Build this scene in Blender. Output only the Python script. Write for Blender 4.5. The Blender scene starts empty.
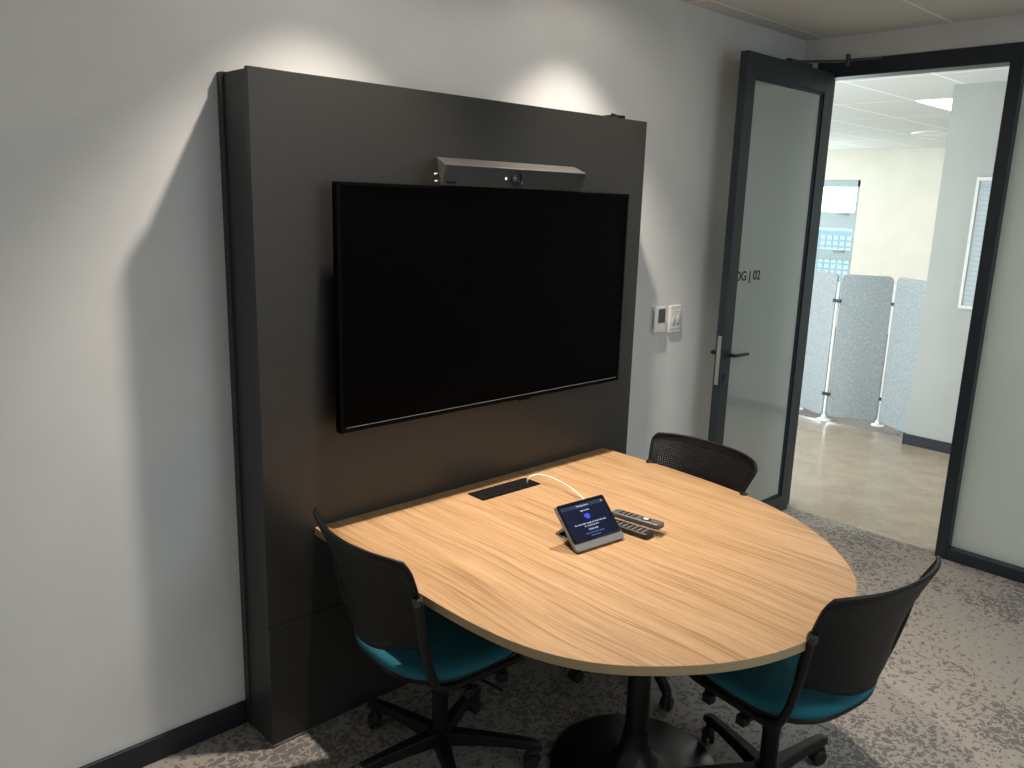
import bpy, bmesh, math, random
from math import sin, cos, pi, radians
from mathutils import Vector, Matrix, Euler
random.seed(7)
S = bpy.context.scene
COL = S.collection

# ------------------------------------------------------------------ materials
def mat(name, color=(.5, .5, .5), rough=.5, metal=0., spec=.5, **kw):
    m = bpy.data.materials.new(name); m.use_nodes = True
    b = m.node_tree.nodes['Principled BSDF']
    b.inputs['Base Color'].default_value = (*color, 1)
    b.inputs['Roughness'].default_value = rough
    b.inputs['Metallic'].default_value = metal
    b.inputs['Specular IOR Level'].default_value = spec
    for k, v in kw.items():
        b.inputs[k.replace('_', ' ')].default_value = v
    return m

class NT:
    """small node-graph helper"""
    def __init__(s, m):
        s.t = m.node_tree; s.n = s.t.nodes; s.l = s.t.links; s.b = s.n.get('Principled BSDF')
    def add(s, typ, **kw):
        n = s.n.new(typ)
        for k, v in kw.items(): setattr(n, k, v)
        return n
    def link(s, a, b): s.l.new(a, b)
    def coord(s, scale=(1, 1, 1), rot=(0, 0, 0), which='Object'):
        tc = s.add('ShaderNodeTexCoord'); mp = s.add('ShaderNodeMapping')
        mp.inputs['Scale'].default_value = scale; mp.inputs['Rotation'].default_value = rot
        s.link(tc.outputs[which], mp.inputs['Vector']); return mp.outputs['Vector']
    def noise(s, vec, scale, detail=3, rough=.5, dist=0):
        n = s.add('ShaderNodeTexNoise'); n.inputs['Scale'].default_value = scale
        n.inputs['Detail'].default_value = detail; n.inputs['Roughness'].default_value = rough
        n.inputs['Distortion'].default_value = dist
        s.link(vec, n.inputs['Vector']); return n.outputs['Fac']
    def ramp(s, fac, stops):
        r = s.add('ShaderNodeValToRGB'); e = r.color_ramp.elements
        while len(e) < len(stops): e.new(.5)
        for i, (p, c) in enumerate(stops):
            e[i].position = p; e[i].color = (*c, 1) if len(c) == 3 else c
        s.link(fac, r.inputs['Fac']); return r.outputs['Color']
    def mix(s, fac, a, b, typ='MIX'):
        n = s.add('ShaderNodeMix', data_type='RGBA', blend_type=typ)
        for sock, v in ((n.inputs[0], fac), (n.inputs[6], a), (n.inputs[7], b)):
            if hasattr(v, 'is_output'): s.link(v, sock)
            else: sock.default_value = v if isinstance(v, (int, float)) else (*v, 1)
        return n.outputs[2]
    def math(s, op, a, b=0., c=None):
        n = s.add('ShaderNodeMath', operation=op)
        for i, v in enumerate((a, b, c)):
            if v is None: continue
            if hasattr(v, 'is_output'): s.link(v, n.inputs[i])
            else: n.inputs[i].default_value = v
        return n.outputs[0]
    def bump(s, h, strength=.2, dist=.002):
        n = s.add('ShaderNodeBump'); n.inputs['Strength'].default_value = strength
        n.inputs['Distance'].default_value = dist
        s.link(h, n.inputs['Height']); s.link(n.outputs['Normal'], s.b.inputs['Normal'])

def plaster(name, col, rough=.75):
    m = mat(name, col, rough, spec=.3); t = NT(m); v = t.coord()
    n = t.noise(v, 3, 3)
    t.link(t.ramp(n, [(.3, tuple(c*.96 for c in col)), (.7, tuple(min(1, c*1.03) for c in col))]), t.b.inputs['Base Color'])
    return m

def tile_ceiling(name, col, line, x0, dx, y0, dy, w=.012):
    m = mat(name, col, .8, spec=.25); t = NT(m)
    tc = t.add('ShaderNodeTexCoord'); sx = t.add('ShaderNodeSeparateXYZ'); t.link(tc.outputs['Object'], sx.inputs[0])
    def ln(o, a, d):
        f = t.math('FRACT', t.math('DIVIDE', t.math('SUBTRACT', o, a - w/2), d))
        return t.math('LESS_THAN', f, w/d)
    f = t.math('MAXIMUM', ln(sx.outputs[0], x0, dx), ln(sx.outputs[1], y0, dy))
    v = t.coord()
    base = t.ramp(t.noise(v, 90, 4), [(.3, tuple(c*.93 for c in col)), (.65, col)])
    t.link(t.mix(f, base, line), t.b.inputs['Base Color'])
    t.bump(t.math('MULTIPLY', f, -1.), .3, .004)
    return m

def carpet_mat():
    m = mat('carpet', (.3, .28, .26), .95, spec=.1); t = NT(m); v = t.coord()
    big = t.noise(v, 1.6, 2)                                  # where the dark shards crowd
    vo = t.add('ShaderNodeTexVoronoi', feature='DISTANCE_TO_EDGE'); vo.inputs['Scale'].default_value = 30
    dv = t.add('ShaderNodeTexNoise'); dv.inputs['Scale'].default_value = 16; dv.inputs['Detail'].default_value = 2
    t.link(v, dv.inputs['Vector'])
    va = t.add('ShaderNodeVectorMath', operation='MULTIPLY_ADD'); va.inputs[1].default_value = (.06, .06, .06)
    t.link(dv.outputs['Color'], va.inputs[0]); t.link(v, va.inputs[2])
    t.link(va.outputs[0], vo.inputs['Vector'])
    cell = t.math('GREATER_THAN', vo.outputs['Distance'], .10)
    sel = t.noise(v, 18, 3, .65)
    thr = t.math('SUBTRACT', 1.06, big)                       # varies with the large patches
    s1 = t.math('GREATER_THAN', t.math('ADD', sel, .0), thr)
    fl = t.noise(v, 48, 3, .6)
    s2 = t.math('GREATER_THAN', t.math('ADD', fl, t.math('MULTIPLY', big, .25)), .70)
    f = t.math('MAXIMUM', t.math('MULTIPLY', cell, s1), s2)
    tone = t.ramp(t.noise(v, 260, 2), [(.3, (.285, .258, .233)), (.7, (.39, .355, .32))])
    dark = t.ramp(t.noise(v, 260, 2), [(.3, (.135, .122, .118)), (.7, (.20, .183, .176))])
    t.link(t.mix(f, tone, dark), t.b.inputs['Base Color'])
    t.bump(t.noise(v, 420, 2), .5, .004)
    return m

def wood_mat(name, tint=(1, 1, 1)):
    m = mat(name, (.6, .4, .22), .42, spec=.4); t = NT(m)
    w = t.coord((1, 1, 1))
    wob = t.add('ShaderNodeTexNoise'); wob.inputs['Scale'].default_value = 1.7; wob.inputs['Detail'].default_value = 1.5
    t.link(w, wob.inputs['Vector'])
    va = t.add('ShaderNodeVectorMath', operation='MULTIPLY_ADD'); va.inputs[1].default_value = (.065, 0, 0)
    t.link(wob.outputs['Color'], va.inputs[0]); t.link(w, va.inputs[2])
    def st(sx, sy, det, off=0):
        mp = t.add('ShaderNodeMapping'); mp.inputs['Scale'].default_value = (sx, sy, sx)
        mp.inputs['Location'].default_value = (off, off, 0)
        t.link(va.outputs[0], mp.inputs['Vector']); return t.noise(mp.outputs['Vector'], 1, det, .55)
    a = st(24, .8, 2); b = st(125, 1.7, 3, 4); c = st(330, 7, 2, 9)
    T = lambda c_: tuple(x*y for x, y in zip(c_, tint))
    base = t.ramp(a, [(.30, T((.415, .250, .125))), (.52, T((.455, .280, .145))), (.72, T((.485, .305, .165)))])
    dk = t.ramp(b, [(.35, (.66, .60, .53)), (.49, (1, 1, 1)), (.70, (1.06, 1.06, 1.06))])
    fn = t.ramp(c, [(.36, (.82, .80, .77)), (.6, (1.03, 1.03, 1.03))])
    t.link(t.mix(1., t.mix(1., base, dk, 'MULTIPLY'), fn, 'MULTIPLY'), t.b.inputs['Base Color'])
    t.bump(c, .06, .0006)
    return m

def vinyl_mat():
    m = mat('vinyl_floor', (.36, .32, .26), .22, spec=.55); t = NT(m); v = t.coord((1, 1, 1))
    n = t.noise(v, 5, 5, .65, .4); f = t.noise(v, 40, 3)
    c = t.ramp(n, [(.3, (.28, .21, .145)), (.55, (.36, .275, .19)), (.75, (.43, .335, .24))])
    t.link(t.mix(.10, c, t.ramp(f, [(.35, (.28, .25, .21)), (.65, (.48, .44, .37))])), t.b.inputs['Base Color'])
    t.link(t.ramp(f, [(.3, (.16,)*3), (.7, (.26,)*3)]), t.b.inputs['Roughness'])
    return m

def felt_mat():
    m = mat('grey_felt', (.35, .37, .38), .95, spec=.1); t = NT(m); v = t.coord()
    n = t.noise(v, 75, 4, .7)
    t.link(t.ramp(n, [(.36, (.29, .32, .325)), (.54, (.34, .375, .38)), (.68, (.45, .48, .48))]), t.b.inputs['Base Color'])
    t.bump(n, .3, .003)
    return m

def fabric_mat(name, col):
    m = mat(name, col, .85, spec=.2); t = NT(m); v = t.coord()
    n = t.noise(v, 500, 2)
    t.link(t.ramp(n, [(.3, tuple(c*.75 for c in col)), (.7, tuple(c*1.2 for c in col))]), t.b.inputs['Base Color'])
    t.bump(n, .3, .001)
    return m

def glass_mat(name, tint, gloss_gain=1.0, rough=0.0, frost=0.0, frost_col=(.7, .75, .7), share=.3):
    """thin pane: tinted transmission, mirror reflection by Fresnel, optional frosted film"""
    m = bpy.data.materials.new(name); m.use_nodes = True
    t = NT(m); t.n.remove(t.b)
    out = t.n['Material Output']
    tr = t.add('ShaderNodeBsdfTransparent'); tr.inputs[0].default_value = (*tint, 1)
    gl = t.add('ShaderNodeBsdfGlossy'); gl.inputs['Roughness'].default_value = rough
    fr = t.add('ShaderNodeFresnel'); fr.inputs['IOR'].default_value = 1.5
    fac = t.math('MINIMUM', t.math('MULTIPLY', fr.outputs[0], gloss_gain), 1.)
    body = tr.outputs[0]
    if frost:
        tl = t.add('ShaderNodeBsdfTranslucent'); tl.inputs[0].default_value = (*frost_col, 1)
        df = t.add('ShaderNodeBsdfDiffuse'); df.inputs[0].default_value = (*[c*.9 for c in frost_col], 1)
        a = t.add('ShaderNodeMixShader'); a.inputs[0].default_value = share
        t.link(tl.outputs[0], a.inputs[1]); t.link(df.outputs[0], a.inputs[2])
        b = t.add('ShaderNodeMixShader'); b.inputs[0].default_value = frost
        t.link(tr.outputs[0], b.inputs[1]); t.link(a.outputs[0], b.inputs[2]); body = b.outputs[0]
    mx = t.add('ShaderNodeMixShader')
    t.link(fac, mx.inputs[0]); t.link(body, mx.inputs[1]); t.link(gl.outputs[0], mx.inputs[2])
    t.link(mx.outputs[0], out.inputs['Surface'])
    return m

def emit_mat(name, col, strength):
    m = bpy.data.materials.new(name); m.use_nodes = True; t = NT(m)
    t.b.inputs['Base Color'].default_value = (*[c*.3 for c in col], 1); t.b.inputs['Specular IOR Level'].default_value = .15
    t.b.inputs['Emission Color'].default_value = (*col, 1); t.b.inputs['Emission Strength'].default_value = strength
    return m

def laminate(name, col, rough):
    m = mat(name, col, rough, spec=.45); t = NT(m); v = t.coord()
    t.link(t.ramp(t.noise(v, 300, 2), [(.3, (rough-.03,)*3), (.7, (rough+.03,)*3)]), t.b.inputs['Roughness'])
    t.bump(t.noise(v, 420, 2), .05, .0006)
    return m

M = dict(
    wall=plaster('painted_wall', (.72, .72, .72)),
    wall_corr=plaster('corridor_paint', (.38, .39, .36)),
    wall_far=plaster('cream_paint', (.77, .755, .66)),
    carpet=carpet_mat(), vinyl=vinyl_mat(),
    ceil=tile_ceiling('ceiling_tiles', (.68, .67, .64), (.92, .92, .90), 2.27, 1.25, -.11, .65),
    ceil_corr=tile_ceiling('corridor_ceiling_tiles', (.70, .72, .68), (.95, .96, .94), 4.95, 1.25, -.12, .635, .02),
    skirt=mat('navy_skirting', (.010, .013, .020), .55),
    frame=laminate('hazed_dark_anodised', (.018, .026, .034), .45),  # bluish veiling haze mixed into the dark base colour
    unit=laminate('charcoal_laminate', (.034, .032, .030), .40),
    unit_side=laminate('charcoal_laminate_side', (.036, .038, .040), .5),
    tv=mat('tv_plastic', (.003, .003, .0035), .55, spec=.05), screen=mat('tv_screen', (.001, .001, .0013), .35, spec=.04),
    arm=mat('closer_metal', (.10, .11, .115), .3, .8), silver=mat('silver_trim', (.55, .55, .55), .3, 1.), steel=mat('brushed_steel', (.62, .60, .57), .35, 1.),
    wood=wood_mat('oak_laminate'), edge=mat('oak_edge_band', (.40, .29, .165), .5, spec=.3),
    blackmetal=mat('black_powder_coat', (.006, .006, .006), .32, 0., .5),
    clip=mat('black_clip', (.02, .02, .02), .22, spec=.8), plastic=mat('black_plastic', (.0045, .0045, .005), .45, spec=.28), plastic2=mat('black_nylon', (.006, .006, .006), .5, spec=.35),
    boxblack=mat('socket_black', (.004, .004, .004), .7, spec=.12),
    rubber=mat('black_rubber', (.012, .012, .012), .7),
    teal=fabric_mat('teal_fabric', (.020, .135, .180)),
    white=mat('white_plastic', (.78, .77, .74), .4), grey=mat('grey_plastic', (.30, .30, .30), .45),
    lcd=mat('lcd_grey', (.075, .085, .08), .25), cable=mat('white_cable', (.75, .72, .66), .45),
    bar=mat('bar_fabric', (.030, .029, .029), .55), bar_top=mat('bar_shell', (.048, .046, .045), .5),
    lens=mat('lens_glass', (.004, .005, .008), .05, spec=.8), lensring=mat('lens_ring', (.004, .004, .004), .3),
    felt=felt_mat(), post=mat('white_steel', (.82, .83, .82), .35),
    board=mat('pale_board', (.40, .45, .46), .4), boardline=mat('board_line', (.30, .37, .40), .5),
    boardframe=mat('board_frame', (.62, .63, .58), .4),
    leafglass=glass_mat('door_glass', (.86, .92, .88), 1.4, 0., .72, (.88, .94, .91), .6),
    partglass=glass_mat('frosted_glass', (.85, .9, .86), 1.2, .05, .93, (.96, .98, .94), .35),
    winglass=glass_mat('window_glass', (.95, .98, .98), 1.),
    winframe=mat('window_frame_grey', (.36, .45, .47), .4),
    print_=mat('dark_lettering', (.02, .03, .035), .6),
    panel=emit_mat('led_panel', (1., .93, .80), 9.),
    led=emit_mat('white_led', (1, 1, 1), 3.),
    tabscreen=emit_mat('tablet_screen', (.003, .0045, .022), 1.0),
    tabbar=emit_mat('tablet_header', (.018, .03, .06), 1.0),
    tabtext=emit_mat('tablet_text', (.6, .66, .85), .7), tabblue=emit_mat('tablet_blue', (.03, .09, .75), .8),
    tabdim=emit_mat('tablet_dim_text', (.12, .17, .55), .9),
    body=mat('tablet_grey', (.20, .20, .205), .4, .3), tabface=mat('tablet_black', (.004, .004, .005), .12),
    rem_black=mat('remote_black', (.012, .012, .012), .4), rem_grey=mat('remote_graphite', (.085, .08, .075), .38),
    key=mat('remote_key', (.20, .195, .185), .5), keyw=mat('remote_key_white', (.72, .70, .66), .4),
    facade=mat('far_facade', (.07, .17, .20), .7), facade_glass=mat('far_facade_window', (.19, .25, .26), .6),
    ground=mat('outside_ground', (.5, .5, .48), .9),
)

# ------------------------------------------------------------------ mesh builder
class MB:
    def __init__(s): s.v = []; s.f = []; s.mi = []
    def add(s, verts, faces, mi=0):
        o = len(s.v); s.v += [tuple(p) for p in verts]
        s.f += [tuple(i+o for i in f) for f in faces]; s.mi += [mi]*len(faces); return s
    def box(s, x0, x1, y0, y1, z0, z1, mi=0, rot=None, org=None):
        vs = [(x, y, z) for x in (x0, x1) for y in (y0, y1) for z in (z0, z1)]
        if rot is not None:
            R = Euler(rot).to_matrix(); o = Vector(org if org else (0, 0, 0))
            vs = [tuple(R @ (Vector(p)-o) + o) for p in vs]
        return s.add(vs, [(0, 1, 3, 2), (4, 6, 7, 5), (0, 4, 5, 1), (2, 3, 7, 6), (0, 2, 6, 4), (1, 5, 7, 3)], mi)
    def prism(s, pts, z0, z1, mi=0, axis='z'):
        n = len(pts)
        def P(p, z):
            return {'z': (p[0], p[1], z), 'y': (p[0], z, p[1]), 'x': (z, p[0], p[1])}[axis]
        vs = [P(p, z0) for p in pts] + [P(p, z1) for p in pts]
        fs = [tuple(range(n))[::-1], tuple(range(n, 2*n))] + [(i, (i+1) % n, n+(i+1) % n, n+i) for i in range(n)]
        return s.add(vs, fs, mi)
    def lathe(s, prof, c=(0, 0, 0), n=32, mi=0, axis=(0, 0, 1)):
        q = Vector((0, 0, 1)).rotation_difference(Vector(axis)); c = Vector(c)
        vs = []; fs = []
        for r, z in prof:
            for k in range(n):
                a = 2*pi*k/n; vs.append(tuple(q @ Vector((r*cos(a), r*sin(a), z)) + c))
        m = len(prof)
        for i in range(m-1):
            for k in range(n):
                fs.append((i*n+k, i*n+(k+1) % n, (i+1)*n+(k+1) % n, (i+1)*n+k))
        fs.append(tuple(range(n))[::-1]); fs.append(tuple(range((m-1)*n, m*n)))
        return s.add(vs, fs, mi)
    def tube(s, pts, r, n=10, mi=0, smooth=0, flat=1.0):
        P = [Vector(p) for p in pts]
        for _ in range(smooth):
            Q = [P[0]]
            for a, b in zip(P[:-1], P[1:]): Q += [a*.75+b*.25, a*.25+b*.75]
            P = Q + [P[-1]]
        rr = r if callable(r) else (lambda t: r)
        T = [(P[min(i+1, len(P)-1)]-P[max(i-1, 0)]).normalized() for i in range(len(P))]
        u = T[0].orthogonal().normalized(); vs = []; fs = []
        for i, (p, t) in enumerate(zip(P, T)):
            u = (u - t*u.dot(t)).normalized(); w = t.cross(u)
            R = rr(i/(len(P)-1))
            for k in range(n):
                a = 2*pi*k/n; vs.append(tuple(p + u*R*cos(a) + w*R*sin(a)*flat))
        for i in range(len(P)-1):
            for k in range(n): fs.append((i*n+k, i*n+(k+1) % n, (i+1)*n+(k+1) % n, (i+1)*n+k))
        fs.append(tuple(range(n))[::-1]); fs.append(tuple(range((len(P)-1)*n, len(P)*n)))
        return s.add(vs, fs, mi)
    def xf(s, mtx, start=0):
        s.v[start:] = [tuple(mtx @ Vector(p)) for p in s.v[start:]]; return s
    def build(s, name, m, parent=None, bevel=0., smooth=None, seg=2, solid=0., loc=None):
        me = bpy.data.meshes.new(name); me.from_pydata(s.v, [], s.f)
        ms = m if isinstance(m, (list, tuple)) else [m]
        for x in ms: me.materials.append(M[x] if isinstance(x, str) else x)
        for p, i in zip(me.polygons, s.mi): p.material_index = i
        bm = bmesh.new(); bm.from_mesh(me)
        bmesh.ops.recalc_face_normals(bm, faces=bm.faces); bm.to_mesh(me); bm.free()
        o = bpy.data.objects.new(name, me); COL.objects.link(o)
        if smooth is not None:
            for p in me.polygons: p.use_smooth = True
            me.set_sharp_from_angle(angle=radians(smooth))
        if solid:
            k = o.modifiers.new('thickness', 'SOLIDIFY'); k.thickness = solid; k.offset = 0
        if bevel:
            b = o.modifiers.new('bevel', 'BEVEL'); b.width = bevel; b.segments = seg; b.limit_method = 'ANGLE'
            b.angle_limit = radians(40); b.harden_normals = False
            for p in me.polygons: p.use_smooth = True
            me.set_sharp_from_angle(angle=radians(40))
        if parent is not None: o.parent = parent
        if loc is not None: o.location = loc
        return o

def tag(o, label=None, cat=None, group=None, kind=None):
    for k, v in (('label', label), ('category', cat), ('group', group), ('kind', kind)):
        if v: o[k] = v
    return o
def thing(name, label, cat, loc=(0, 0, 0), rz=0., group=None, kind=None):
    o = bpy.data.objects.new(name, None); COL.objects.link(o)
    o.empty_display_size = .1; o.location = loc; o.rotation_euler = (0, 0, rz)
    return tag(o, label, cat, group, kind)
def struct(name, mb, m, label, cat, **kw):
    return tag(mb.build(name, m, **kw), label, cat, kind='structure')
def text_mesh(body, size, name, m, parent, mtx, extrude=.0006, align='LEFT', xscale=1., offset=0.):
    cu = bpy.data.curves.new(name, 'FONT'); cu.body = body; cu.size = size; cu.extrude = extrude; cu.offset = offset
    cu.align_x = align; cu.align_y = 'BOTTOM_BASELINE' if False else 'CENTER'
    tmp = bpy.data.objects.new(name, cu); COL.objects.link(tmp)
    dg = bpy.context.evaluated_depsgraph_get(); dg.update()
    me = bpy.data.meshes.new_from_object(tmp.evaluated_get(dg))
    bpy.data.objects.remove(tmp); bpy.data.curves.remove(cu)
    me.transform(mtx @ Matrix.Diagonal((xscale, 1, 1, 1)))
    me.materials.clear(); me.materials.append(M[m])
    o = bpy.data.objects.new(name, me); COL.objects.link(o); o.parent = parent
    return o
def copy_tree(o, parent=None):
    c = o.copy(); COL.objects.link(c)
    if parent is not None: c.parent = parent
    for ch in list(o.children): copy_tree(ch, c)
    return c
def rrect(x0, x1, y0, y1, r, n=5):
    pts = []
    for cx, cy, a0 in ((x1-r, y0+r, -90), (x1-r, y1-r, 0), (x0+r, y1-r, 90), (x0+r, y0+r, 180)):
        for k in range(n+1):
            a = radians(a0 + 90*k/n); pts.append((cx + r*cos(a), cy + r*sin(a)))
    return pts

# ------------------------------------------------------------------ dimensions
H = 2.703; XD = 3.40; XL = -1.75; YB = -4.3          # room
HW, HD = 2.494, .875                                  # opening height, width
Y0, Y1 = -.140, -1.045                                # door opening
UD, UW, UH = .198, 1.772, 2.128                       # media unit
XC = 5.50                                            # corridor wall plane
FX = 11.45                                            # far wall

# ------------------------------------------------------------------ the room
struct('floor', MB().box(XL-.1, XD+.05, YB-.1, .1, -.1, 0), 'carpet', 'grey patterned carpet floor of the meeting room', 'floor')
struct('floor_corridor', MB().box(XD+.05, 5.66, -6, 8, -.1, 0), 'vinyl', 'glossy beige vinyl corridor floor beyond the open door', 'floor')
struct('floor_far', MB().box(5.66, FX+.1, -6, 8, -.1, .0), 'carpet', 'grey carpet of the open office behind the felt screens', 'floor')
struct('ceiling', MB().box(XL-.1, XD+.05, YB-.1, .1, H, H+.1), 'ceil', 'tiled ceiling of the meeting room', 'ceiling')
struct('ceiling_corridor', MB().box(XD+.05, FX+.1, -6, 8, H, H+.1), 'ceil_corr', 'white tiled ceiling over the corridor beyond the door', 'ceiling')
struct('wall_back', MB().box(XL-.1, XD+.05, 0, .1, 0, H), 'wall', 'light grey wall behind the charcoal media panel', 'wall')
struct('wall_left', MB().box(XL-.1, XL, YB, 0, 0, H), 'wall', 'left wall of the meeting room', 'wall')
struct('wall_front', MB().box(XL-.1, XD+.05, YB-.1, YB, 0, H), 'wall', 'wall behind the viewer', 'wall')
w = MB().box(XD, XD+.1, YB, 0, HW+.085, H).box(XD, XD+.1, Y0+.055, 0, 0, HW+.085).box(XD, XD+.1, YB, -3.9, 0, HW+.085)
struct('wall_right', w, 'wall', 'grey wall strip above the door frame and the glass partition', 'wall')
struct('baseboard_back', MB().box(XL, -.001, -.014, 0, 0, .083).box(UW+.012, XD, -.014, 0, 0, .083), 'skirt', 'dark navy skirting along the grey wall', 'baseboard', bevel=.003)
struct('wall_corridor', MB().box(XC, XC+.12, -6, -.05, 0, H), 'wall_corr', 'pale corridor wall facing the open door', 'wall')
struct('wall_office', MB().box(XC+.12, FX, -.80, -.68, 0, H), 'wall_corr', 'side wall of the open office', 'wall')
struct('baseboard_corridor', MB().box(XC-.014, XC, -6, -.05, 0, .085).box(XC-.014, XC+.12, -.05, -.036, 0, .085), 'skirt', 'dark skirting at the foot of the corridor wall', 'baseboard', bevel=.003)
WY0, WY1, WZ0, WZ1 = 3.245, 5.6, .30, 2.255
fw = MB().box(FX, FX+.2, -6, WY0, 0, H).box(FX, FX+.2, WY1, 8, 0, H).box(FX, FX+.2, WY0, WY1, 0, WZ0).box(FX, FX+.2, WY0, WY1, WZ1, H)
struct('wall_far', fw, 'wall_far', 'cream far wall of the open office with a window', 'wall')
struct('wall_end', MB().box(XD+.1, FX, 8, 8.1, 0, H), 'wall_far', 'end wall of the open office', 'wall')
struct('wall_near_end', MB().box(XD+.1, XC, -6.1, -6, 0, H), 'wall_corr', 'end wall of the corridor', 'wall')

# far window: frame, rails with handles, panes
wn = thing('window_1', 'far office window with grey rails and white daylight', 'window', (FX, (WY0+WY1)/2, WZ0), kind='structure')
L = lambda y: y-(WY0+WY1)/2
f = MB()
f.box(.02, .12, L(WY0), L(WY0)+.05, 0, WZ1-WZ0).box(.02, .12, L(WY1)-.05, L(WY1), 0, WZ1-WZ0).box(.02, .12, L(WY0), L(WY1), 0, .06)
f.box(.02, .12, L(WY0), L(WY1), 2.152-WZ0, WZ1-WZ0)
f.box(.0, .12, L(WY0), L(WY1), 1.52-WZ0, 1.77-WZ0).box(.0, .12, L(WY0), L(WY1), 1.04-WZ0, 1.20-WZ0)
f.build('window_frame', 'winframe', wn, bevel=.006)
MB().box(.06, .068, L(WY0), L(WY1), .03, WZ1-WZ0-.03).build('pane', 'winglass', wn)
for z in (1.74, 1.18):
    MB().box(-.035, 0, L(WY0)+.13, L(WY0)+.30, z-WZ0-.012, z-WZ0+.012).build('handle', 'grey', wn, bevel=.004)

# building outside seen as a grid through the window
b = thing('office_building', 'pale blue gridded building outside the far window', 'building', (30, 9, -6))
MB().box(0, 6, -14, 14, 0, 7.05).build('wall', 'facade', b)
g = MB()
for iy in range(100):
    for iz in range(16):
        g.box(-.03, 0, -13.4+iy*.26, -13.4+iy*.26+.185, 3.4+iz*.22, 3.4+iz*.22+.155)
tag(g.build('windows', 'facade_glass', b), kind='stuff')
struct('trim_ground', MB().box(FX+.2, 60, -40, 40, -6.2, -6.0), 'ground', 'pale ground outside', 'ground')

# door frame (fixed) -------------------------------------------------------
df = thing('trim_1', 'dark metal frame around the open doorway', 'door frame', (XD, (Y0+Y1)/2, 0), kind='structure')
q = lambda y: y-(Y0+Y1)/2
MB().box(-.01, .11, q(Y0), q(Y0)+.055, 0, HW+.085).build('jamb', 'frame', df, bevel=.003)
MB().box(-.01, .11, q(Y1)-.058, q(Y1), 0, HW+.085).build('jamb', 'frame', df, bevel=.003)
MB().box(-.01, .11, q(Y1), q(Y0), HW, HW+.085).build('header', 'frame', df, bevel=.003)
# glazed partition right of the door
gp = thing('window_2', 'frosted glass partition in a dark frame right of the doorway', 'glass partition', (XD, -2.5, 0), kind='structure')
PY0, PY1 = Y1-.058, -3.9
k = lambda y: y+2.5
MB().box(-.01, .11, k(PY1), k(PY0), 0, .062).box(-.01, .11, k(PY1), k(PY0), HW, HW+.085).box(-.01, .11, k(PY1), k(PY1)+.05, .062, HW).build('partition_frame', 'frame', gp, bevel=.003)
MB().box(.046, .054, k(PY1)+.05, k(PY0), .062, HW).build('pane', 'partglass', gp)

# open door leaf, hinged at the corner -----------------------------------
LX0, LX1 = 2.512, 3.384; LY = -.192; LT = .042; LZ0, LZ1 = .012, HW+.020
d = thing('door_1', 'open glass door with dark frame, swung back against the grey wall', 'door', (LX1, LY, 0), kind='structure')
P = lambda x: x-LX1
st = MB()
SW = .085
for x0, x1, z0, z1 in ((LX0, LX0+SW, LZ0, LZ1), (LX1-SW, LX1, LZ0, LZ1), (LX0+SW, LX1-SW, LZ1-.105, LZ1), (LX0+SW, LX1-SW, LZ0, LZ0+.10)):
    st.box(P(x0), P(x1), 0, LT, z0, z1)
st.build('leaf_frame', 'frame', d, bevel=.002)
bd = MB(); B = .016                                   # glazing beads, set back in the frame
x0, x1, z0, z1 = P(LX0+SW), P(LX1-SW), LZ0+.10, LZ1-.105
for a, b_, c_, e in ((x0, x0+B, z0, z1), (x1-B, x1, z0, z1), (x0+B, x1-B, z1-B, z1), (x0+B, x1-B, z0, z0+B)):
    bd.box(a, b_, .010, LT-.010, c_, e)
bd.build('glazing_bead', 'frame', d)
MB().box(x0+.004, x1-.004, LT/2-.004, LT/2+.004, z0+.004, z1-.004).build('glass_pane', 'leafglass', d)
text_mesh('OG | 02', .068, 'lettering', 'print_', d, Matrix.Translation((x0-.006, LT/2-.0048, 1.445)) @ Matrix.Rotation(pi/2, 4, 'X'), xscale=1.08, offset=.0014)
# lock face plate on the free edge
lp = MB().box(P(LX0)-.002, P(LX0), LT/2-.011, LT/2+.011, .895, 1.150).build('lock_plate', 'steel', d, bevel=.001)
lk = MB().box(P(LX0)-.0035, P(LX0)-.002, LT/2-.006, LT/2+.006, 1.075, 1.10).box(P(LX0)-.0035, P(LX0)-.002, LT/2-.006, LT/2+.006, .985, 1.03)
lk.lathe([(.004, 0), (.004, .002)], (P(LX0)-.004, LT/2, .92), 10, axis=(1, 0, 0)).lathe([(.004, 0), (.004, .002)], (P(LX0)-.004, LT/2, 1.13), 10, axis=(1, 0, 0))
lk.build('latch', 'steel', lp)
for sgn, yb in ((-1, 0), (1, LT)):
    hx = P(LX0)+.047; hb = MB()
    hb.box(hx-.019, hx+.019, yb, yb+sgn*.006, 1.028, 1.076)
    hb.build('handle_plate', 'frame', d, bevel=.002)
    lv = MB().tube([(hx, yb, 1.052), (hx, yb+sgn*.045, 1.052)], .010, 12)
    lv.tube([(hx-.004, yb+sgn*.045, 1.052), (hx+.03, yb+sgn*.050, 1.052), (hx+.12, yb+sgn*.048, 1.050)], .009, 10, smooth=1)
    lv.build('lever_handle', 'blackmetal', d, smooth=40)
    MB().lathe([(.009, 0), (.009, .004)], (hx, yb+sgn*.004, .93), 14, axis=(0, sgn, 0)).box(hx-.019, hx+.019, yb, yb+sgn*.006, .908, .952).build('keyhole_plate', 'frame', d)
for z in (.25, 1.25, 2.25):
    MB().lathe([(.008, -.05), (.008, .05)], (.005, LT+.006, z), 12).build('hinge', 'blackmetal', d, smooth=40)
ca = MB().tube([(-.36, .018, LZ1+.016), (-.07, -.10, LZ1+.045)], .009, 8, flat=.6).tube([(-.07, -.10, LZ1+.050), (.0, -.25, HW+.075)], .008, 8, flat=.6)
ca.lathe([(.012, 0), (.012, .055)], (-.07, -.10, LZ1+.025), 12)
ca.build('closer_arm', 'arm', d, smooth=40)
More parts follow.
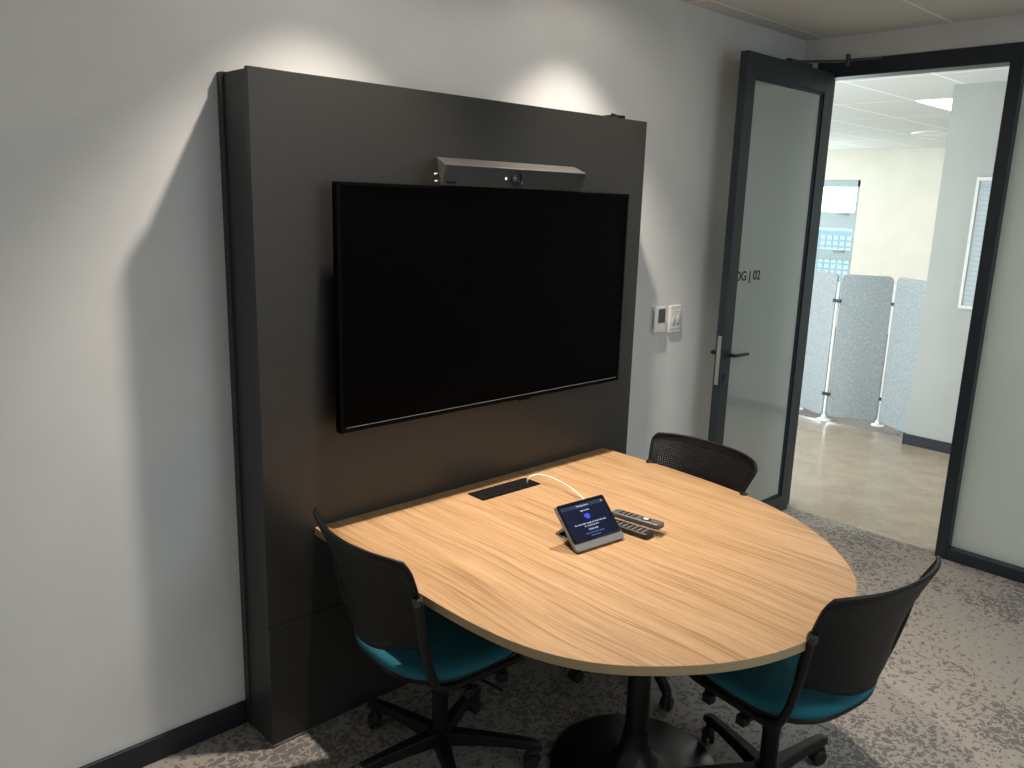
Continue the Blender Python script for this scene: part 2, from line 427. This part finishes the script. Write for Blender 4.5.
MB().box(-.47, -.24, .004, .036, LZ1, LZ1+.018).build('closer_body', 'frame', d, bevel=.002)

# ------------------------------------------------------------------ media unit
u = thing('media_panel', 'tall charcoal media wall panel carrying the television', 'panel', (0, 0, 0))
SEAM = .432
for za, zb in ((.012, SEAM-.0015), (SEAM+.0015, UH)): MB().box(0, UW, -UD, -UD+.020, za, zb).build('front_panel', 'unit', u, bevel=.0012)
for xa in (.007, UW-.025): MB().box(xa, xa+.018, -UD+.020, -.034, 0, UH-.004).build('side_panel', 'unit_side', u)
MB().box(.025, UW-.025, -UD+.020, -.034, UH-.024, UH-.004).build('top_panel', 'unit_side', u)
MB().box(0, UW, -.034, -.002, 0, UH-.001).build('back_panel', 'unit_side', u, bevel=.0012)
MB().box(.004, UW-.004, -UD+.004, -UD+.018, 0, .012).build('plinth_trim', 'silver', u)
cl = thing('cable_clip', 'small black cable clip lying on top of the charcoal panel', 'clip', (1.60, -.165, UH))
MB().box(-.055, .0, -.018, .018, 0, .009).build('clip_body', 'plastic', cl, bevel=.003)
MB().tube([(-.02, 0, .013), (.015, -.004, .008), (.05, -.008, .009)], .007, 8).build('cable_stub', 'plastic', cl)

# television
TX0, TX1, TZ0 = .2298, 1.5895, 1.0566; TZ1 = TZ0+(TX1-TX0)*9/16*1.01; TY = -UD-.075
tv = thing('television', 'large black flat television mounted on the charcoal panel', 'television', ((TX0+TX1)/2, TY, TZ0))
hw = (TX1-TX0)/2; th = TZ1-TZ0
MB().box(-hw, hw, .006, .030, 0, th).build('housing', 'tv', tv, bevel=.003)
bz = MB(); bw = .011
bz.box(-hw, -hw+bw, 0, .006, 0, th).box(hw-bw, hw, 0, .006, 0, th).box(-hw+bw, hw-bw, 0, .006, th-bw, th).box(-hw+bw, hw-bw, 0, .006, 0, .014)
bz.build('bezel', 'tv', tv, bevel=.0012)
MB().box(-hw+bw, hw-bw, .003, .006, .014, th-bw).build('screen', 'screen', tv)
MB().box(-hw+.02, hw-.02, -.0008, 0, .0150, .0163).build('trim_strip', 'grey', tv)
MB().box(-hw+.25, hw-.25, .030, .046, .12, th-.15).build('rear_cover', 'tv', tv, bevel=.006)
for xa in (-.35, .28): MB().box(xa, xa+.07, .046, .07502, .1, th-.1).build('wall_bracket', 'blackmetal', tv)
MB().box(.10, .16, .004, .026, -.006, 0).build('sensor', 'tv', tv)

# video bar above the television
vb = thing('video_bar', 'charcoal conference camera bar above the television', 'camera bar', (.95, -UD, TZ1))
X = lambda x: x-.95; Yb = lambda y: y+UD; Zb = lambda z: z-TZ1
def sec(xl, xr, y, z): return (X(xl), Yb(y), Zb(z)), (X(xr), Yb(y), Zb(z))
pr = [sec(.655, 1.335, -.200, 1.924), sec(.613, 1.293, -.302, 1.897), sec(.600, 1.268, -.298, 1.830), sec(.66, 1.25, -.215, 1.830)]
vs = [a for a, _ in pr] + [b_ for _, b_ in pr]
bb = MB()
bb.add(vs, [(0, 1, 5, 4)], 1).add(vs, [(1, 2, 6, 5), (2, 3, 7, 6), (3, 0, 4, 7), (0, 3, 2, 1), (4, 5, 6, 7)], 0)
me = bb.build('housing', ['bar', 'bar_top'], vb)
bmw = bmesh.new(); bmw.from_mesh(me.data); bmesh.ops.remove_doubles(bmw, verts=bmw.verts, dist=1e-5)
bmesh.ops.recalc_face_normals(bmw, faces=bmw.faces); bmw.to_mesh(me.data); bmw.free()
bv = me.modifiers.new('bevel', 'BEVEL'); bv.width = .003; bv.segments = 2
lz = MB().lathe([(.028, 0), (.028, .006), (.021, .008), (.019, .004)], (X(.935), Yb(-.298), Zb(1.862)), 28, axis=(0, -1, 0)).build('lens_ring', 'lensring', vb, smooth=40)
MB().lathe([(.0001, .0085), (.010, .0075), (.019, .003), (.019, .0)][::-1], (X(.935), Yb(-.298), Zb(1.862)), 24, axis=(0, -1, 0)).build('lens', 'lens', lz, smooth=60)
MB().lathe([(.0035, 0), (.0035, .0015)], (X(.881), Yb(-.3005), Zb(1.862)), 10, axis=(0, -1, 0)).build('status_light', 'led', vb)
MB().box(X(.62), X(.66), Yb(-.3015), Yb(-.2995), Zb(1.838), Zb(1.843)).build('logo_strip', 'tv', vb)
for xa in (.80, 1.05): MB().box(X(xa), X(xa+.06), Yb(-.262), Yb(-.2), Zb(TZ1), Zb(1.832)).build('mounting_bracket', 'blackmetal', vb)
for xa, za, ra in ((.648, 1.868, .0035), (.650, 1.845, .0028)): MB().lathe([(ra, 0), (ra, .008)], (X(xa), Yb(-.212), Zb(za)), 8, axis=(-1, 0, 0)).build('plug', 'white', vb)

# ------------------------------------------------------------------ table
TT = .735
BX, BY = .832, -1.042
tb = thing('meeting_table', 'oak topped meeting table with rounded end, against the charcoal panel', 'table', (BX, BY, 0))
ctrl = [(.172, -UD), (.165, -.45), (.158, -.75), (.157, -.913), (.164, -1.045), (.182, -1.153), (.213, -1.245), (.264, -1.333), (.328, -1.404), (.443, -1.494),
        (.517, -1.535), (.596, -1.569), (.673, -1.594), (.80, -1.614), (.90, -1.618), (1.02, -1.600), (1.146, -1.555), (1.22, -1.516), (1.323, -1.424), (1.439, -1.290), (1.521, -1.138), (1.573, -.968), (1.607, -.702), (1.611, -.452), (1.606, -UD)]
def catmull(pts, n=6):
    P = [Vector((*p, 0)) for p in pts]; out = []
    for i in range(len(P)-1):
        p0, p1, p2, p3 = P[max(i-1, 0)], P[i], P[i+1], P[min(i+2, len(P)-1)]
        for k_ in range(n):
            t = k_/n
            out.append(.5*((2*p1)+(-p0+p2)*t+(2*p0-5*p1+4*p2-p3)*t*t+(-p0+3*p1-3*p2+p3)*t**3))
    return [(p.x, p.y) for p in out] + [pts[-1]]
ol = catmull(ctrl)
# smooth the curved end
def relax(pts, it=12):
    for _ in range(it):
        pts = [pts[0]] + [tuple((a[i]+2*b_[i]+c_[i])/4 for i in (0, 1)) for a, b_, c_ in zip(pts, pts[1:], pts[2:])] + [pts[-1]]
    return pts
ol = relax(ol, 40)
tl = [(x-BX, y-BY) for x, y in ol]
# cut-out for the power box at the back
n = len(tl)
top = MB(); top.prism(tl, TT-.026, TT)
# side faces get the edge-band slot
top.mi = [0, 0] + [1]*n
top.build('tabletop', ['wood', 'edge'], tb, bevel=.0012)
MB().lathe([(.272, 0), (.272, .010), (.264, .015), (.14, .022), (.080, .034), (.056, .060), (.045, .10), (.041, .14)], (0, 0, 0), 64).build('base', 'blackmetal', tb, smooth=35)
MB().lathe([(.037, .12), (.037, TT-.04)], (0, 0, 0), 40).build('column', 'blackmetal', tb, smooth=40)
MB().box(-.30, .30, -.025, .025, TT-.042, TT-.026).box(-.025, .025, -.30, .30, TT-.042, TT-.026).lathe([(.09, TT-.05), (.09, TT-.036)], (0, 0, 0), 24).build('top_bracket', 'blackmetal', tb)
# power box flush in the top
pb = MB().prism(rrect(-.146, .146, -.045, .045, .008), .0002, .0025).build('power_box', 'boxblack', tb, bevel=.0008)
pb.location = (.903-BX, -.318-BY, TT); pb.rotation_euler = (0, 0, radians(-.8)); tag(pb, 'black flush power box')
MB().box(-.138, .138, -.036, .037, .0025, .0034).build('lid', 'boxblack', pb)
for i, xx in enumerate((-.09, -.03)):
    so = MB().lathe([(.022, 0), (.022, .0012), (.019, .0012), (.018, .0004)], (xx, 0, .0034), 24).build('socket', 'boxblack', pb)
MB().box(.02, .055, -.012, .012, .0034, .0046).box(.065, .085, -.010, .010, .0034, .0046).build('data_port', 'boxblack', pb)

# white cable from the power box to the tablet
cb = MB().tube([(1.010, -.328, TT+.0045), (1.008, -.330, TT+.018), (1.020, -.338, TT+.034), (1.06, -.36, TT+.036), (1.075, -.45, TT+.026), (1.045, -.56, TT+.018), (.98, -.67, TT+.022), (.91, -.755, TT+.042), (.87, -.785, TT+.052)], .0028, 8, smooth=2)
tag(cb.build('charging_cable', 'cable', smooth=60), 'thin white cable from the power box to the tablet', 'cable')

# ------------------------------------------------------------------ tablet controller
TA = math.atan2(-.019, .206)
tc = thing('touch_controller', 'small tilted touch tablet with lit blue screen on the oak table', 'tablet', (.780, -.899, TT+.0003), TA)
TW, TL_, TH = .208, .160, .011
tilt = radians(45)
Rt = Matrix.Translation((0, 0, .0082)) @ Matrix.Rotation(tilt, 4, 'X')
def tpart(mb, name, m, par=tc, **kw):
    mb.xf(Rt); return mb.build(name, m, par, **kw)
tpart(MB().prism(rrect(-TW/2, TW/2, 0, TL_, .010), -TH, 0), 'body', 'body', bevel=.0015)
fc = tpart(MB().prism(rrect(-TW/2+.002, TW/2-.002, .024, TL_-.002, .008), 0, .0008), 'glass_front', 'tabface')
tpart(MB().box(-TW/2+.012, TW/2-.012, .031, TL_-.014, .0008, .0011), 'display', 'tabscreen', fc)
tpart(MB().box(-TW/2+.012, TW/2-.012, TL_-.026, TL_-.014, .0011, .0013), 'status_bar', 'tabbar', fc)
def ttext(s_, size, x, y, m):
    text_mesh(s_, size, 'screen_text', m, fc, Rt @ Matrix.Translation((x, y, .0014)), .0002, 'CENTER')
ttext('Meeting room', .0085, -.002, TL_-.020, 'tabtext')
ttext('Sign in here', .0080, .0, .123, 'tabtext')
ttext('Go to the sign in page and enter this code', .0078, .0, .080, 'tabtext')
ttext('to connect the room', .0072, .0, .071, 'tabtext')
ttext('Refresh code', .0072, .0, .0585, 'tabtext')
ttext('Sign in on this device  Settings', .0062, .0, .047, 'tabdim')
ttext('Help and support', .0058, .0, .038, 'tabdim')
tpart(MB().box(-.022, .022, .053, .064, .0011, .0013), 'screen_button', 'tabbar', fc)
lg = MB().lathe([(.0095, .0012), (.0095, .0016)], (.001, .102, 0), 20).box(-.012, .0, .098, .110, .0012, .0018)
tpart(lg, 'screen_emblem', 'tabblue', fc)
ic = MB().box(.080, .084, TL_-.022, TL_-.018, .0014, .0016)
tpart(ic, 'screen_icon', 'tabtext', fc)
# kick-stand behind: a bent flat strap
w2 = .055
MB().prism([(.078, .074), (.084, .070), (.160, .0045), (.160, .0), (.152, .0), (.072, .068)], -w2, w2, axis='x').build('kickstand', 'body', tc, bevel=.001)
MB().prism([(.100, .0), (.156, .0), (.156, .004), (.100, .004)], -w2, w2, axis='x').build('stand_foot', 'body', tc, bevel=.001)

# ------------------------------------------------------------------ remotes
def remote(name, label, loc, rot, w_, l_, h_, body, keys, kind):
    r = thing(name, label, 'remote control', loc, 0)
    r.rotation_euler = rot
    MB().prism(rrect(-w_/2, w_/2, -l_/2, l_/2, .012), 0, h_).build('body', body, r, bevel=.004, seg=3)
    if kind == 'keypad':
        for iy in range(7):
            for ix in range(4):
                x = (-1.5+ix)*w_*.21; y = -l_/2+.022+iy*.018
                MB().box(x-.0032, x+.0032, y-.0028, y+.0028, h_, h_+.0018).build('key', keys, r)
    else:
        MB().lathe([(.0165, 0), (.0165, .0012), (.014, .0016)], (0, -.030, h_), 28).build('dial_ring', 'rem_black', r, smooth=40)
        MB().lathe([(.0095, 0), (.0095, .0020), (.008, .0026)], (0, -.030, h_), 24).build('round_button', 'keyw', r, smooth=40)
        for iy in range(4):
            for ix in range(3):
                x = (-1+ix)*w_*.27; y = .008+iy*.017
                MB().box(x-.004, x+.004, y-.003, y+.003, h_, h_+.0015).build('key', 'rem_black', r)
    return r
remote('remote_control', 'black remote with small pale keys lying flat on the oak table beside the tablet', (.948, -.868, TT+.0005), (0, 0, radians(6)), .050, .172, .018, 'rem_black', 'key', 'keypad')
remote('remote_control', 'graphite remote with white round button resting on another remote', (.990, -.872, TT+.0235), (radians(1.5), radians(4), radians(12)), .050, .178, .017, 'rem_grey', 'key', 'dial')

# ------------------------------------------------------------------ wall controls
ts = thing('thermostat', 'white wall thermostat with grey display beside the charcoal panel', 'thermostat', (2.201, 0, 1.175))
MB().box(-.044, .040, -.024, 0, 0, .126).build('housing', 'white', ts, bevel=.003)
MB().box(-.020, .034, -.0255, -.024, .048, .116).build('display', 'lcd', ts)
MB().box(-.0455, -.044, -.017, -.008, .02, .11).build('side_grille', 'grey', ts)
MB().box(-.030, .034, -.0250, -.024, .012, .040).build('button_strip', 'white', ts, bevel=.0004)
sw = thing('light_switch', 'white double light switch right of the thermostat', 'light switch', (2.338, 0, 1.162))
MB().box(-.044, .048, -.012, 0, 0, .136).build('plate', 'white', sw, bevel=.003)
MB().box(-.034, .040, -.0145, -.012, .022, .114).build('inset', 'white', sw, bevel=.001)
for xx in (-.014, .022):
    MB().box(xx-.012, xx+.012, -.019, -.0145, .048, .082, rot=(radians(8), 0, 0), org=(xx, -.0145, .065)).build('rocker', 'white', sw, bevel=.001)
    MB().box(xx-.006, xx+.006, -.0156, -.0145, .036, .044).build('marking', 'grey', sw)

# ------------------------------------------------------------------ chairs
def back_surface(u_, v):
    """u -1..1 across, v 0..1 up; local chair frame, forward +Y"""
    W = .204 + .027*min(1, v/.64)**.8 if v < .64 else .231 + .032*(v-.64)/.36
    if v < .16: W *= 1-(1-v/.16)**2.4*.34
    if v > .84: W *= 1-((v-.84)/.16)**3.2*.10
    a = abs(u_)
    zb = .537 + .012*a**2; zt = .875 - .006*a**6
    return Vector((u_*W, -.274 - .083*v**1.25 + .013*sin(v*pi) + (.076-.015*v)*a**2.442, zb + (zt-zb)*v))
def make_chair(label, group=None):
    t = thing('swivel_chair', label, 'chair', group=group)
    # seat
    def superell(a, e, hx, hy):
        ca, sa = cos(a), sin(a)
        return (abs(ca)**(2/e)*math.copysign(hx, ca), abs(sa)**(2/e)*math.copysign(hy, sa))
    prof = [(.02, .470), (.5, .470), (.80, .470), (.92, .466), (.985, .456), (1., .444), (.985, .432), (.93, .425), (.5, .424), (.02, .424)]
    N = 48; vs = []; fs = []
    for s_, z in prof:
        for k_ in range(N):
            a = 2*pi*k_/N; ex, ey = superell(a, 3.0, .232, .222)
            x, y = ex*s_, ey*s_
            if y < 0: x *= 1-.06*(y/.222)**2
            dz = .018*(max(0, -y)/.222)**2 - .018*(max(0, y-.05)/.17)**2 + .010*(abs(x)/.23)**2.5
            vs.append((x, y-.025, z+dz+.018))
    m_ = len(prof)
    for i in range(m_-1):
        for k_ in range(N): fs.append((i*N+k_, i*N+(k_+1) % N, (i+1)*N+(k_+1) % N, (i+1)*N+k_))
    fs.append(tuple(range(N))[::-1]); fs.append(tuple(range((m_-1)*N, m_*N)))
    MB().add(vs, fs).build('seat', 'teal', t, smooth=50)
    vs2 = []; prof2 = [(.97, .430), (.985, .424), (.96, .414), (.7, .405), (.05, .404)]
    fs2 = []
    for s_, z in prof2:
        for k_ in range(N):
            a = 2*pi*k_/N; ex, ey = superell(a, 3.0, .232, .222); x, y = ex*s_, ey*s_
            if y < 0: x *= 1-.06*(y/.222)**2
            dz = .018*(max(0, -y)/.222)**2 - .018*(max(0, y-.05)/.17)**2 + .010*(abs(x)/.23)**2.5
            vs2.append((x, y-.025, z+dz+.018))
    for i in range(len(prof2)-1):
        for k_ in range(N): fs2.append((i*N+k_, i*N+(k_+1) % N, (i+1)*N+(k_+1) % N, (i+1)*N+k_))
    fs2.append(tuple(range(N))); fs2.append(tuple(range((len(prof2)-1)*N, len(prof2)*N))[::-1])
    MB().add(vs2, fs2).build('seat_pan', 'plastic', t, smooth=50)
    # perforated backrest
    NU, NV = 56, 40; bk = MB(); vv = []; ff = []
    idx = {}
    def vid(u_, v):
        kx = (round(u_, 5), round(v, 5))
        if kx not in idx: idx[kx] = len(vv); vv.append(back_surface(u_, v))
        return idx[kx]
    us = [-1+2*i/NU for i in range(NU+1)]; vs_ = [j/NV for j in range(NV+1)]
    for i in range(NU):
        for j in range(NV):
            a, b_, c_, e = us[i], us[i+1], vs_[j], vs_[j+1]
            quad = [(a, c_), (b_, c_), (b_, e), (a, e)]
            if 3 <= i < NU-3 and 3 <= j < NV-3:
                h = .335; du, dv = (b_-a)*h, (e-c_)*h
                inn = [(a+du, c_+dv), (b_-du, c_+dv), (b_-du, e-dv), (a+du, e-dv)]
                for k_ in range(4):
                    k2 = (k_+1) % 4
                    ff.append((vid(*quad[k_]), vid(*quad[k2]), vid(*inn[k2]), vid(*inn[k_])))
            else: ff.append(tuple(vid(*p) for p in quad))
    bk.add(vv, ff)
    bo = bk.build('backrest', 'plastic', t, solid=.006)
    for p in bo.data.polygons: p.use_smooth = True
    rim = [back_surface(-1+2*i/30, 1) for i in range(31)] + [back_surface(1, 1-i/24) for i in range(1, 25)] + [back_surface(1-2*i/30, 0) for i in range(1, 31)] + [back_surface(-1, i/24) for i in range(1, 25)]
    MB().tube(rim, .0062, 8).build('backrest_rim', 'plastic', t, smooth=60)
    # side frame tubes: ear -> down -> forward under the seat
    for sx in (-1, 1):
        ear = back_surface(sx*1.0, .62) + Vector((sx*.004, -.004, 0))
        MB().tube([ear, ear*.5+Vector((sx*.214, -.195, .47))*.5, (sx*.214, -.185, .485), (sx*.212, -.155, .430), (sx*.205, -.05, .423), (sx*.195, .15, .415), (sx*.185, .17, .415)], .0135, 12, smooth=2, flat=.85).build('side_tube', 'plastic2', t, smooth=60)
        MB().tube([ear+Vector((0, -.004, .012)), ear+Vector((0, .0, -.016))], lambda q_: .0165-.010*abs(q_-.5), 14, smooth=1).build('ear_clip', 'clip', t, smooth=60)
        MB().box(sx*.205-.014, sx*.205+.014, -.06, -.03, .372, .40).build('seat_stop', 'plastic2', t, bevel=.003)
        MB().box(sx*.198-.014, sx*.198+.014, .07, .10, .366, .395).build('seat_stop', 'plastic2', t, bevel=.003)
    MB().box(-.205, .205, -.065, -.030, .386, .402).build('crossbar', 'plastic2', t, bevel=.003)
    MB().box(-.198, .198, .07, .105, .384, .399).build('crossbar', 'plastic2', t, bevel=.003)
    MB().box(-.06, .06, -.09, .11, .372, .398).build('mechanism', 'plastic2', t, bevel=.003)
    MB().tube([(.05, .02, .384), (.16, .02, .383), (.255, .04, .380)], .005, 8).build('lever', 'plastic2', t, smooth=60)
    # gas lift
    MB().lathe([(.026, .10), (.026, .250), (.028, .252), (.028, .270), (.022, .272)], n=24).build('gas_lift_sleeve', 'plastic', t, smooth=35)
    MB().lathe([(.0155, .27), (.0155, .385)], n=20).build('gas_lift_rod', 'blackmetal', t, smooth=40)
    hub = MB().lathe([(.034, .075), (.046, .082), (.046, .118), (.034, .130), (.027, .132)], n=32).build('base_hub', 'plastic2', t, smooth=35)
    for k_ in range(5):
        Rz = Matrix.Rotation(2*pi*k_/5, 4, 'Z')
        arm = MB(); cs = []
        for r_, z_, hw_, hh_ in ((.03, .104, .026, .022), (.13, .102, .022, .018), (.22, .096, .019, .016), (.292, .088, .018, .015), (.320, .082, .017, .013), (.331, .074, .012, .007)):
            cs.append([(r_, -hw_, z_-hh_), (r_, hw_, z_-hh_), (r_, hw_*.8, z_+hh_), (r_, -hw_*.8, z_+hh_)])
        av = [p for c_ in cs for p in c_]; af = []
        for i in range(len(cs)-1):
            for q_ in range(4): af.append((i*4+q_, i*4+(q_+1) % 4, (i+1)*4+(q_+1) % 4, (i+1)*4+q_))
        af += [(3, 2, 1, 0), tuple(len(av)-4+q_ for q_ in range(4))]
        arm.add(av, af).xf(Rz).build('base_arm', 'plastic2', hub, bevel=.004)
        sw_ = Rz @ Matrix.Translation((.308, 0, 0)) @ Matrix.Rotation(random.uniform(-.8, .8), 4, 'Z')
        cst = MB()
        cst.lathe([(.006, .030), (.006, .082)], n=10)
        cst.tube([(-.016+.020*(1-cos(pi*i/8))-.012, 0, .030+.030*sin(pi*i/8)) for i in range(9)], .010, 8)
        for sy in (-1, 1):
            cst.lathe([(.006, -.0075), (.022, -.0075), (.0255, -.004), (.0255, .004), (.022, .0075), (.006, .0075)], (-.012, sy*.013, .0255), 24, axis=(0, 1, 0))
        cst.xf(sw_).build('caster', 'rubber', hub, smooth=45)
    return t
ch1 = make_chair('swivel chair with teal seat, left of the table beside the charcoal panel')
chs = [ch1, copy_tree(ch1), copy_tree(ch1)]
for o, (x, y, rz, br, lb) in zip(chs, (
    (.370, -.612, -1.623, 27, 'black swivel chair with teal seat left of the table next to the media panel'),
    (1.018, -1.404, -.146, -5, 'black swivel chair with teal seat at the rounded front end of the table'),
    (1.338, -.672, 1.50, 19, 'black perforated chair at the far side of the table before the open door'))):
    o.location = (x, y, 0); o.rotation_euler = (0, 0, rz); o['label'] = lb; o['group'] = 'swivel chairs around the oak table'
    if br == 19: o.scale = (1, 1, .98)
    for ch in o.children:
        if ch.name.startswith('base_hub'): ch.rotation_euler = (0, 0, radians(br)-rz)

# ------------------------------------------------------------------ corridor things
sc = thing('felt_screen', 'grey speckled felt folding screen with white posts beyond the door', 'room divider', (5.685, .715, 0))
A = Vector((5.685, .715)); Bp = Vector((5.883, .325)); Cc = Vector((5.64, -.10)); Dd = Vector((5.87, 1.06)); O2 = A.copy()
Ee = Dd + (A-Bp)*.0 + Vector((-.17, .40))
for a, b_ in ((Dd, A), (A, Bp), (Bp, Cc), (Ee, Dd)):
    v = b_-a; ln = v.length; ang = math.atan2(v.y, v.x)
    pn = MB().prism(rrect(.018, ln-.018, .035, 1.272, .045), -.012, .012, axis='y')
    pn.xf(Matrix.Translation((*(a-O2), 0)) @ Matrix.Rotation(ang, 4, 'Z'))
    pn.build('felt_panel', 'felt', sc, bevel=.004)
for p_ in (A, Bp, Dd):
    q_ = p_-O2
    po = MB().lathe([(.011, .01), (.011, 1.20), (.006, 1.205)], (q_.x, q_.y, 0), 16).lathe([(.055, 0), (.055, .006), (.03, .012), (.016, .05)], (q_.x, q_.y, 0), 24)
    ob = po.build('post', 'post', sc, smooth=40)
    for z in (1.045, .235):
        MB().box(q_.x-.016, q_.x+.016, q_.y-.034, q_.y+.034, z-.014, z+.014).build('clamp', 'blackmetal', ob, bevel=.003)

bd_ = thing('notice_board', 'tall pale framed board on the corridor wall seen through the doorway', 'notice board', (XC, -.55, 1.11))
yl, yr, hb_ = .25, -.25, .945
MB().box(-.022, 0, yr, yl, 0, .025).box(-.022, 0, yr, yl, hb_-.025, hb_).box(-.022, 0, yl-.022, yl, .025, hb_-.025).box(-.022, 0, yr, yr+.022, .025, hb_-.025).build('frame', 'boardframe', bd_, bevel=.002)
MB().box(-.010, 0, yr+.022, yl-.022, .025, hb_-.025).build('sheet', 'board', bd_)
ll = MB()
for i in range(24):
    z = .06+i*.036; ll.box(-.0115, -.010, yr+.04, yl-.034, z, z+.006)
ll.box(-.0115, -.010, yr+.03, yl-.03, hb_-.075, hb_-.065)
ll.build('printed_lines', 'boardline', bd_)

cp = thing('ceiling_light', 'glowing square panel light in the corridor ceiling', 'ceiling light', (6.82, .20, H))
MB().box(-.61, .61, -.31, .31, -.006, 0).build('frame', 'white', cp)
MB().box(-.59, .59, -.29, .29, -.009, -.006).build('diffuser', 'panel', cp)
cd = thing('ceiling_diffuser', 'round white air diffuser in the corridor ceiling', 'air vent', (9.2, 1.36, H))
MB().lathe([(.31, -.001), (.31, -.012), (.29, -.022), (.27, -.016), (.22, -.024), (.18, -.018), (.12, -.026), (.02, -.026)], n=40).build('outer_rings', 'white', cd, smooth=40)
MB().lathe([(.12, -.026), (.10, -.032), (.02, -.032)], n=32).build('centre_disc', 'white', cd, smooth=40)

# ------------------------------------------------------------------ lights
def spot(name, loc, power, col, ang, blend, r=.03, aim=(0, 0, -1), smooth=0.):
    l = bpy.data.lights.new(name, 'SPOT'); l.energy = power; l.color = col; l.spot_size = radians(ang); l.spot_blend = blend
    l.shadow_soft_size = r
    l.use_nodes = True; nt = l.node_tree; em = nt.nodes['Emission']
    fo = nt.nodes.new('ShaderNodeLightFalloff'); fo.inputs['Strength'].default_value = 1.; fo.inputs['Smooth'].default_value = smooth
    nt.links.new(fo.outputs['Quadratic'], em.inputs['Strength'])
    o = bpy.data.objects.new(name, l); COL.objects.link(o); o.location = loc
    o.rotation_euler = Vector(aim).to_track_quat('-Z', 'Y').to_euler(); return o
def area(name, loc, rot, sx, sy, power, col):
    l = bpy.data.lights.new(name, 'AREA'); l.shape = 'RECTANGLE'; l.size = sx; l.size_y = sy; l.energy = power; l.color = col
    o = bpy.data.objects.new(name, l); COL.objects.link(o); o.location = loc; o.rotation_euler = rot; return o
warm = (1., .89, .76)
for lx, ly in ((.303, -.39), (1.46, -.33)):
    spot('downlight', (lx, ly, 2.69), 215, warm, 93, .85, .022, smooth=1.2)
    spot('downlight_spill', (lx, ly, 2.69), 20, warm, 172, .5, .022, smooth=1.4)
spot('downlight', (.303, -1.45, 2.69), 9, warm, 128, 1.)
spot('downlight', (1.463, -1.45, 2.69), 9, warm, 128, 1.)
spot('downlight', (2.7, -2.4, 2.69), 27, warm, 120, 1.)
cool = (.98, 1., .95)
area('room_fill', (1.2, -3.2, H-.02), (0, 0, 0), 1.2, .6, 22, (.78, .93, 1.))  # unseen cool fill added to raise the room's ambient level
area('rear_fill', (.3, YB+.04, 1.55), (radians(90), 0, 0), 2.4, 1.5, 11, (.78, .93, 1.))  # added fill behind the camera for the upper walls; no window here
area('corridor_fill', (4.3, -2.9, H-.02), (0, 0, 0), .6, 1.2, 56, (.90, 1., .98))  # unseen lamp added to brighten the frosted partition
area('corridor_fill', (4.5, 2.4, H-.02), (0, 0, 0), .6, 1.2, 8, cool)
area('daylight', (7.5, 7.9, 1.1), (radians(-112), 0, 0), 3.5, 1.6, 180, (.85, .95, 1.))  # added upward fill to lift the corridor ceiling; end wall has no window
area('daylight', (FX-.06, 4.4, 1.2), (0, radians(112), 0), 1.6, 2.2, 90, (.85, .95, 1.))
area('office_panel', (6.82, .20, H-.02), (0, 0, 0), 1.16, .56, 8, cool)
area('office_panel', (7.0, 3.0, H-.02), (0, 0, 0), 1.2, .6, 14, cool)
area('office_panel', (9.6, 1.6, H-.02), (0, 0, 0), 1.2, .6, 22, (1., .96, .88))
area('office_panel', (9.6, 4.2, H-.02), (0, 0, 0), 1.2, .6, 22, (1., .96, .88))

wd = bpy.data.worlds.new('sky'); S.world = wd; wd.use_nodes = True
bg = wd.node_tree.nodes['Background']; bg.inputs[0].default_value = (.86, .95, 1., 1); bg.inputs[1].default_value = 4.

# ------------------------------------------------------------------ camera
cam = bpy.data.cameras.new('camera'); co = bpy.data.objects.new('camera', cam); COL.objects.link(co)
cam.sensor_width = 36; cam.sensor_fit = 'HORIZONTAL'; cam.lens = 818.198610/1024*36; cam.clip_start = .05
r_ = Vector((0.72858924, -0.68429526, 0.02996188)); u__ = Vector((0.12811963, 0.17912276, 0.97544882)); f_ = Vector((0.67286186, 0.70686281, -0.21817857))
mw = Matrix(((r_.x, u__.x, -f_.x, -1.08868244), (r_.y, u__.y, -f_.y, -2.43084171), (r_.z, u__.z, -f_.z, 1.78760437), (0, 0, 0, 1)))
co.matrix_world = mw
S.camera = co
S.view_settings.view_transform = 'Standard'; S.view_settings.look = 'None'
S.view_settings.exposure = .10; S.view_settings.gamma = 1.; S.view_settings.use_curve_mapping = False
